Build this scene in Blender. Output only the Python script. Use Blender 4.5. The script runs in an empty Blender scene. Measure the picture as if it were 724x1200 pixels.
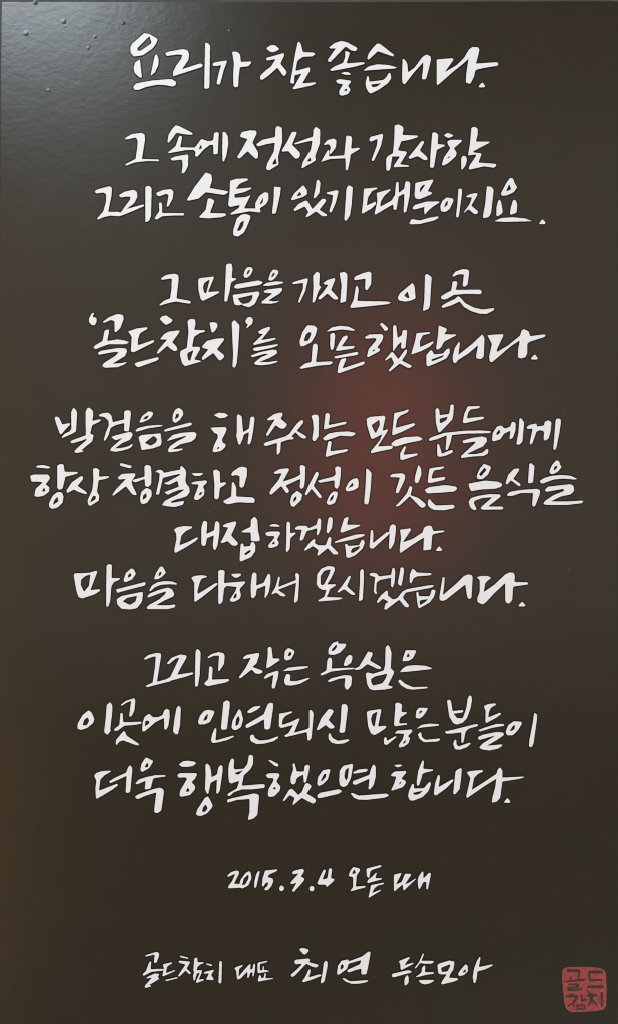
import bpy, math, random
import numpy as np
from mathutils.geometry import delaunay_2d_cdt
from mathutils import Vector

random.seed(4)
WORLD_COL = (1.0, 0.95, 0.86)
WORLD_STR = 0.27
BOARD_COL = (0.0224, 0.0166, 0.0078)
BOARD_ROUGH = 0.255
WHITE_A = (0.83, 0.855, 0.87)
WHITE_B = (0.86, 0.885, 0.90)
LETTER_H = 0.6
DARK_OUTLINE = 0.42
# ---------------------------------------------------------------- camera, world, lamps
MM = 0.001                     # one unit of the drawing = 1 mm on the panel
PW, PH = 724.0, 1200.0
CAM_D = 1.15
scn = bpy.context.scene
cam_d = bpy.data.cameras.new("camera"); cam = bpy.data.objects.new("camera", cam_d)
scn.collection.objects.link(cam); scn.camera = cam
FACE_Y = -0.018                # front face of the board; the wall is at y = 0
CZ = 1.30                      # height of the panel's centre above the floor
cam.location = (0, FACE_Y - CAM_D, CZ)
cam.rotation_euler = (math.radians(90), 0, 0)
cam_d.sensor_fit = 'VERTICAL'; cam_d.sensor_height = 24
cam_d.lens = 24 * CAM_D / (PH * MM)
cam_d.clip_start = 0.01; cam_d.clip_end = 50

w = bpy.data.worlds.new("World"); scn.world = w; w.use_nodes = True
bg = w.node_tree.nodes['Background']
bg.inputs[0].default_value = (*WORLD_COL, 1); bg.inputs[1].default_value = WORLD_STR
scn.view_settings.view_transform = 'Standard'
scn.view_settings.look = 'None'
scn.view_settings.exposure = 0.0
scn.view_settings.gamma = 1.0
scn.cycles.filter_width = 1.1

def lamp(name, px, py, dist, size, size_y, power, color, aim=None, spread=180):
    """an area lamp in front of the panel where the camera sees its reflection at (px, py)"""
    k = 1 + dist / CAM_D
    x = (px - PW / 2) * MM * k; z = CZ + (PH / 2 - py) * MM * k
    ld = bpy.data.lights.new(name, 'AREA'); ld.shape = 'RECTANGLE'
    ld.size = size; ld.size_y = size_y; ld.energy = power; ld.color = color
    ld.spread = math.radians(spread)
    o = bpy.data.objects.new(name, ld); scn.collection.objects.link(o)
    o.location = (x, FACE_Y - dist, z)
    tgt = Vector(aim) if aim else Vector((0, 0, CZ))
    o.rotation_euler = (tgt - o.location).to_track_quat('-Z', 'Y').to_euler()
    return o
lamp('window_light', -60, -110, 2.2, 1.20, 0.54, 46, (0.76, 0.90, 1.0))
lamp('pale_fill', 430, 470, 2.2, 2.6, 1.9, 6.5, (1.0, 0.98, 0.92))  # added broad fill, lightens the middle and right of the board
lamp('warm_fill', -140, 700, 2.0, 0.5, 2.8, 8, (1.0, 0.52, 0.18))  # added warm lamp that tints the left side of the board brown
lamp('upper_fill', 420, -1700, 2.0, 2.6, 1.4, 80, (0.84, 0.95, 1.0))  # added off-axis fill from above, keeps the lettering evenly white
lamp('lower_right_fill', 1250, 2500, 2.0, 2.0, 1.4, 215, (0.84, 0.95, 1.0))  # added fill from low right, brightens the lower lettering
lamp('red_reflection_lamp', 448, 520, 1.6, 0.28, 0.62, 1.95, (1.0, 0.07, 0.09))  # lamp standing in for an unseen red thing mirrored in the board


# ---------------------------------------------------------------- materials
def mat(name, col, rough=0.5, spec=0.5):
    m = bpy.data.materials.new(name); m.use_nodes = True
    b = m.node_tree.nodes['Principled BSDF']
    b.inputs['Base Color'].default_value = (*col, 1)
    b.inputs['Roughness'].default_value = rough
    b.inputs['Specular IOR Level'].default_value = spec
    return m

def noise(nt, scale, detail=2, rough=0.5, vec=None, dist=0.0):
    n = nt.nodes.new('ShaderNodeTexNoise'); n.inputs['Scale'].default_value = scale
    n.inputs['Detail'].default_value = detail; n.inputs['Roughness'].default_value = rough
    n.inputs['Distortion'].default_value = dist
    if vec: nt.links.new(vec, n.inputs['Vector'])
    return n

def mathn(nt, op, a, b):
    n = nt.nodes.new('ShaderNodeMath'); n.operation = op
    for i, v in enumerate((a, b)):
        if isinstance(v, (int, float)): n.inputs[i].default_value = v
        else: nt.links.new(v, n.inputs[i])
    return n.outputs[0]

def board_material():
    m = mat('dark_laminate', BOARD_COL, BOARD_ROUGH, 0.5)
    nt = m.node_tree; b = nt.nodes['Principled BSDF']
    tc = nt.nodes.new('ShaderNodeTexCoord'); mp = nt.nodes.new('ShaderNodeMapping')
    nt.links.new(tc.outputs['Object'], mp.inputs[0]); V = mp.outputs[0]
    st = nt.nodes.new('ShaderNodeMapping'); nt.links.new(tc.outputs['Object'], st.inputs[0])
    st.inputs['Rotation'].default_value = (0, math.radians(25), 0)
    st.inputs['Scale'].default_value = (1, 1, 1.35)
    n1 = noise(nt, 120, 2, 0.5, st.outputs[0], 0.2)     # leathery orange peel
    n2 = noise(nt, 22, 2, 0.5, V, 0.3)                  # waves of the sheet
    n3 = noise(nt, 700, 2, 0.6, V)                      # fine tooth
    h = mathn(nt, 'ADD', mathn(nt, 'MULTIPLY', n1.outputs[0], 0.7),
              mathn(nt, 'ADD', mathn(nt, 'MULTIPLY', n2.outputs[0], 1.2), mathn(nt, 'MULTIPLY', n3.outputs[0], 0.05)))
    pv = nt.nodes.new('ShaderNodeTexVoronoi'); pv.inputs['Scale'].default_value = 75
    nt.links.new(st.outputs[0], pv.inputs['Vector'])
    pr = nt.nodes.new('ShaderNodeMapRange'); pr.interpolation_type = 'SMOOTHERSTEP'
    pr.inputs['From Min'].default_value = 0.0; pr.inputs['From Max'].default_value = 0.26
    pr.inputs['To Min'].default_value = 1.0; pr.inputs['To Max'].default_value = 0.0
    nt.links.new(pv.outputs['Distance'], pr.inputs['Value'])
    pc = nt.nodes.new('ShaderNodeSeparateColor'); nt.links.new(pv.outputs['Color'], pc.inputs[0])
    pim = mathn(nt, 'MULTIPLY', pr.outputs[0], mathn(nt, 'POWER', pc.outputs[1], 4))
    h = mathn(nt, 'ADD', h, mathn(nt, 'MULTIPLY', pim, 0.8))
    bp = nt.nodes.new('ShaderNodeBump'); bp.inputs['Strength'].default_value = 0.6
    bp.inputs['Distance'].default_value = 0.00025
    nt.links.new(h, bp.inputs['Height']); nt.links.new(bp.outputs[0], b.inputs['Normal'])
    # faint mottling of the print and dust
    mr = nt.nodes.new('ShaderNodeValToRGB')
    mr.color_ramp.elements[0].position = 0.3; mr.color_ramp.elements[1].position = 0.7
    c = BOARD_COL
    mr.color_ramp.elements[0].color = (c[0]*0.90, c[1]*0.93, c[2]*0.96, 1)
    mr.color_ramp.elements[1].color = (c[0]*1.12, c[1]*1.06, c[2]*1.02, 1)
    n4 = noise(nt, 14, 5, 0.65, V)
    nt.links.new(n4.outputs[0], mr.inputs[0])
    vo = nt.nodes.new('ShaderNodeTexVoronoi'); vo.inputs['Scale'].default_value = 26
    nt.links.new(V, vo.inputs['Vector'])
    sp = mathn(nt, 'LESS_THAN', vo.outputs['Distance'], 0.022)
    sepc = nt.nodes.new('ShaderNodeSeparateColor'); nt.links.new(vo.outputs['Color'], sepc.inputs[0])
    sp = mathn(nt, 'MULTIPLY', sp, mathn(nt, 'GREATER_THAN', sepc.outputs[0], 0.72))
    mx = nt.nodes.new('ShaderNodeMix'); mx.data_type = 'RGBA'
    nt.links.new(mathn(nt, 'MULTIPLY', sp, 0.22), mx.inputs[0])
    nt.links.new(mr.outputs[0], mx.inputs[6]); mx.inputs[7].default_value = (0.35, 0.34, 0.32, 1)
    nt.links.new(mx.outputs[2], b.inputs['Base Color'])
    rr = mathn(nt, 'ADD', BOARD_ROUGH - 0.04, mathn(nt, 'MULTIPLY', noise(nt, 9, 6, 0.7, V).outputs[0], 0.08))
    nt.links.new(rr, b.inputs['Roughness'])
    return m

def paint_material(name, a, b2, scale, rough, bump=0.0002):
    m = mat(name, a, rough, 0.4)
    nt = m.node_tree; b = nt.nodes['Principled BSDF']
    tc = nt.nodes.new('ShaderNodeTexCoord')
    n = noise(nt, scale, 4, 0.6, tc.outputs['Object'])
    cr = nt.nodes.new('ShaderNodeValToRGB')
    cr.color_ramp.elements[0].position = 0.35; cr.color_ramp.elements[1].position = 0.65
    cr.color_ramp.elements[0].color = (*a, 1); cr.color_ramp.elements[1].color = (*b2, 1)
    nt.links.new(n.outputs[0], cr.inputs[0]); nt.links.new(cr.outputs[0], b.inputs['Base Color'])
    bp = nt.nodes.new('ShaderNodeBump'); bp.inputs['Strength'].default_value = 0.4
    bp.inputs['Distance'].default_value = bump
    nt.links.new(n.outputs[0], bp.inputs['Height']); nt.links.new(bp.outputs[0], b.inputs['Normal'])
    return m

M_BOARD = board_material()
M_WHITE = paint_material('white_lettering', WHITE_A, WHITE_B, 60, 0.45)
M_EDGE = mat('dark_letter_edge', (0.011, 0.009, 0.007), 0.7, 0.06)
M_RED = paint_material('red_seal_ink', (0.27, 0.022, 0.020), (0.42, 0.055, 0.048), 260, 0.5)
M_RIM = paint_material('pale_seal_edge', (0.36, 0.16, 0.15), (0.30, 0.10, 0.09), 200, 0.5)
M_INK = mat('dark_seal_character', (0.030, 0.027, 0.021), 0.4, 0.4)
M_WALL = paint_material('grey_wall_paint', (0.07, 0.066, 0.07), (0.10, 0.095, 0.10), 30, 0.8)

# ---------------------------------------------------------------- drawing -> clean outlines
RES = 5            # samples per millimetre
def in_poly(pts, X, Y):
    r = np.zeros(X.shape, bool); n = len(pts)
    for i in range(n):
        x1, y1 = pts[i]; x2, y2 = pts[(i + 1) % n]
        if y1 == y2: continue
        c = ((y1 > Y) != (y2 > Y)) & (X < (x2 - x1) * (Y - y1) / (y2 - y1) + x1)
        r ^= c
    return r

def soften(pts, d=0.75):
    """cut each corner by up to d mm so that the polygon follows a brush-like curve"""
    out = []; n = len(pts)
    for i in range(n):
        p = np.array(pts[i]); a = np.array(pts[i - 1]); b = np.array(pts[(i + 1) % n])
        for q in (a, b):
            L = np.hypot(*(q - p))
            if L < 1e-6: out.append(tuple(p)); continue
            out.append(tuple(p + (q - p) * min(0.3, d / L)))
    return out

def blur(F, s):
    r = int(3 * s + 1); k = np.exp(-0.5 * (np.arange(-r, r + 1) / s) ** 2); k /= k.sum()
    F = np.apply_along_axis(lambda v: np.convolve(v, k, 'same'), 0, F)
    return np.apply_along_axis(lambda v: np.convolve(v, k, 'same'), 1, F)

def field(shapes, sigma, pad=4):
    allp = np.array([p for k, pts in shapes for p in pts])
    x0, y0 = allp.min(0) - pad; x1, y1 = allp.max(0) + pad
    nx, ny = int((x1 - x0) * RES) + 1, int((y1 - y0) * RES) + 1
    X, Y = np.meshgrid(x0 + np.arange(nx) / RES, y0 + np.arange(ny) / RES)
    F = np.zeros(X.shape, bool)
    for k, pts in shapes:
        ins = in_poly(soften(pts), X, Y)
        F = (F | ins) if k == 'P' else (F & ~ins)
    return x0, y0, blur(F.astype(float), sigma * RES)

def contours(F, lv):
    A = F > lv; segs = {}
    ny, nx = F.shape
    code = A[:-1, :-1] * 1 + A[:-1, 1:] * 2 + A[1:, 1:] * 4 + A[1:, :-1] * 8
    js, is_ = np.nonzero((code > 0) & (code < 15))
    def pt(e):
        t, j, i = e
        if t == 0: a, b = F[j, i], F[j, i + 1]; return (i + (lv - a) / (b - a), j)
        a, b = F[j, i], F[j + 1, i]; return (i, j + (lv - a) / (b - a))
    T = {1: [(3, 0)], 2: [(0, 1)], 3: [(3, 1)], 4: [(1, 2)], 5: [(3, 0), (1, 2)], 6: [(0, 2)], 7: [(3, 2)],
         8: [(2, 3)], 9: [(2, 0)], 10: [(0, 1), (2, 3)], 11: [(2, 1)], 12: [(1, 3)], 13: [(1, 0)], 14: [(0, 3)]}
    for j, i in zip(js.tolist(), is_.tolist()):
        E = ((0, j, i), (1, j, i + 1), (0, j + 1, i), (1, j, i))
        for a, b in T[int(code[j, i])]: segs[E[a]] = E[b]
    loops = []
    while segs:
        s, n = segs.popitem(); L = [s]
        while n != s and n in segs:
            L.append(n); n = segs.pop(n)
        if len(L) > 8: loops.append([pt(e) for e in L])
    return loops

def simplify(P, tol):
    P = np.array(P); n = len(P)
    far = int(np.argmax(((P - P[0]) ** 2).sum(1)))
    def rdp(a, b):
        if b - a < 2: return []
        A, B = P[a], P[b % n]; d = B - A; L = np.hypot(*d) + 1e-9
        Q = P[a + 1:b] - A; dd = np.abs(d[0] * Q[:, 1] - d[1] * Q[:, 0]) / L
        m = int(np.argmax(dd))
        if dd[m] < tol: return []
        m += a + 1
        return rdp(a, m) + [m] + rdp(m, b)
    idx = [0] + rdp(0, far) + [far] + rdp(far, n)
    return [tuple(P[i % n]) for i in idx]

def outline(shapes, sigma=0.42, lv=0.5, tol=0.06):
    x0, y0, F = field(shapes, sigma)
    out = []
    for L in contours(F, lv):
        L = simplify(L, tol * RES)
        if len(L) > 3: out.append([(x0 + x / RES, y0 + y / RES) for x, y in L])
    return out

def fill(loops):
    V, E = [], []
    for L in loops:
        b = len(V); V += [Vector(p) for p in L]
        E += [(b + i, b + (i + 1) % len(L)) for i in range(len(L))]
    v2, e2, f2, *_ = delaunay_2d_cdt(V, E, [], 0, 1e-5)
    cen = np.array([[sum(v2[i].x for i in f) / 3, sum(v2[i].y for i in f) / 3] for f in f2])
    ins = np.zeros(len(f2), bool)
    for L in loops: ins ^= in_poly(L, cen[:, 0], cen[:, 1])
    return v2, [f for f, k in zip(f2, ins) if k]

def solid(name, loops, h0, h1, mats, parent, top=0, side=0, bevel=0.0, bands=None):
    """a flat piece standing on the panel: front at height h1, sides down to h0; its origin at its own centre"""
    allp = np.array([p for L in loops for p in L]); c = (allp.min(0) + allp.max(0)) / 2
    W = lambda p, h: ((p[0] - c[0]) * MM, -h * MM, -(p[1] - c[1]) * MM)
    v2, faces = fill(loops)
    verts = [W(p, h1) for p in v2]; F = []; mi = []
    for f in faces:
        a, b, d = (v2[i] for i in f)
        s = (b.x - a.x) * (d.y - a.y) - (b.y - a.y) * (d.x - a.x)
        F.append(tuple(f) if s < 0 else tuple(reversed(f))); mi.append(top)
    levels = bands or [(h1, h0, side)]
    for L in loops:
        n = len(L)
        for ha, hb, m in levels:
            b0 = len(verts)
            verts += [W(p, ha) for p in L] + [W(p, hb) for p in L]
            for i in range(n):
                j = (i + 1) % n
                F.append((b0 + i, b0 + j, b0 + n + j, b0 + n + i)); mi.append(m)
    me = bpy.data.meshes.new(name); me.from_pydata(verts, [], F)
    for m in mats: me.materials.append(m)
    me.polygons.foreach_set('material_index', mi); me.update()
    o = bpy.data.objects.new(name, me); scn.collection.objects.link(o)
    o.parent = parent
    return o, c

def parse(txt):
    out = []; s = 6.0333; ox = oy = 0
    for ln in txt.strip().splitlines():
        t = ln[0]
        if t == 'T':
            a = ln.split()[1:]; ox, oy = float(a[0]), float(a[1]); s = 724.0 / (float(a[2]) if len(a) > 2 else 120.0)
        elif t == '@': out.append((ln[1:], []))
        elif t == '=': pass
        else:
            pts = [tuple(float(q) for q in p.split(',')) for p in ln[2:].split()]
            pts = [(ox + x / s, oy + y / s) for x, y in pts]
            out[-1][1].append((t, pts))
    return out

# ---------------------------------------------------------------- wall (structure)
def link(o, parent=None):
    scn.collection.objects.link(o); o.parent = parent; return o

def box_mesh(name, lo, hi, bev=0.0, seg=3):
    import bmesh
    bm = bmesh.new(); bmesh.ops.create_cube(bm, size=1)
    for v in bm.verts:
        v.co = Vector([(lo[i] + hi[i]) / 2 + v.co[i] * (hi[i] - lo[i]) for i in range(3)])
    if bev: bmesh.ops.bevel(bm, geom=bm.edges[:], offset=bev, segments=seg, affect='EDGES', profile=0.5)
    me = bpy.data.meshes.new(name); bm.to_mesh(me); bm.free(); return me

wall = link(bpy.data.objects.new('wall', box_mesh('wall', (-0.9, 0.0, 0.4), (0.9, 0.1, 2.2))))
wall.data.materials.append(M_WALL); wall['kind'] = 'structure'

# ---------------------------------------------------------------- the panel
BX0, BX1, BY0, BY1 = 1.7, 724.0, 1.2, 1201.5     # panel edges in drawing units
sign = bpy.data.objects.new('calligraphy_panel', None); scn.collection.objects.link(sign)
sign.location = (0, 0, CZ - (BY1 - PH / 2) * MM)
sign['label'] = 'dark brown board of white brush lettering with small red seal at lower right'
sign['category'] = 'sign'
def loc(px, py):      # drawing position -> position relative to the sign's base
    return Vector(((px - PW / 2) * MM, FACE_Y, (BY1 - py) * MM))

def board():
    bme = box_mesh('board', ((BX0 - PW / 2) * MM, FACE_Y, 0), ((BX1 - PW / 2) * MM, 0.0, (BY1 - BY0) * MM), 0.0008, 3)
    for v in bme.vertices:      # the board hangs a hair out of true
        if v.co.x < 0: v.co.x += 0.0080 * (v.co.z / (PH * MM) - 1)
    o = bpy.data.objects.new('board', bme); link(o, sign); o.data.materials.append(M_BOARD)
    for p in bme.polygons: p.use_smooth = p.area < 0.003
    return o
B = board()

def nib(px, py, r, h):
    """a small pimple under the film"""
    n, m = 16, 5; vs = []; fs = []
    for k in range(m + 1):
        t = k / m; rr = r * t; z = h * (0.5 + 0.5 * math.cos(math.pi * t)) - (0.02 if k == m else 0)
        for i in range(n):
            a = 2 * math.pi * i / n
            vs.append((rr * math.cos(a) * MM, -z * MM, rr * math.sin(a) * MM))
    for k in range(m):
        for i in range(n):
            j = (i + 1) % n
            if k == 0: fs.append((i, n + i, n + j)) if False else fs.append((k*n+i, (k+1)*n+i, (k+1)*n+j, k*n+j))
            else: fs.append((k*n+i, (k+1)*n+i, (k+1)*n+j, k*n+j))
    me = bpy.data.meshes.new('surface_blister'); me.from_pydata(vs, [], fs)
    for p in me.polygons: p.use_smooth = True
    me.materials.append(M_BOARD)
    o = bpy.data.objects.new('surface_blister', me); link(o, sign); o.location = loc(px, py)
for a in ((31, 39, 4.0, 0.26), (75, 25, 4.0, 0.26), (270, 36, 2.4, 0.5), (112, 43, 2.8, 0.22), (104, 56, 2.8, 0.2),
          (57, 106, 2.8, 0.2), (145, 27, 2.6, 0.4), (42, 3.2, 3.2, 0.4)): nib(*a)

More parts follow.
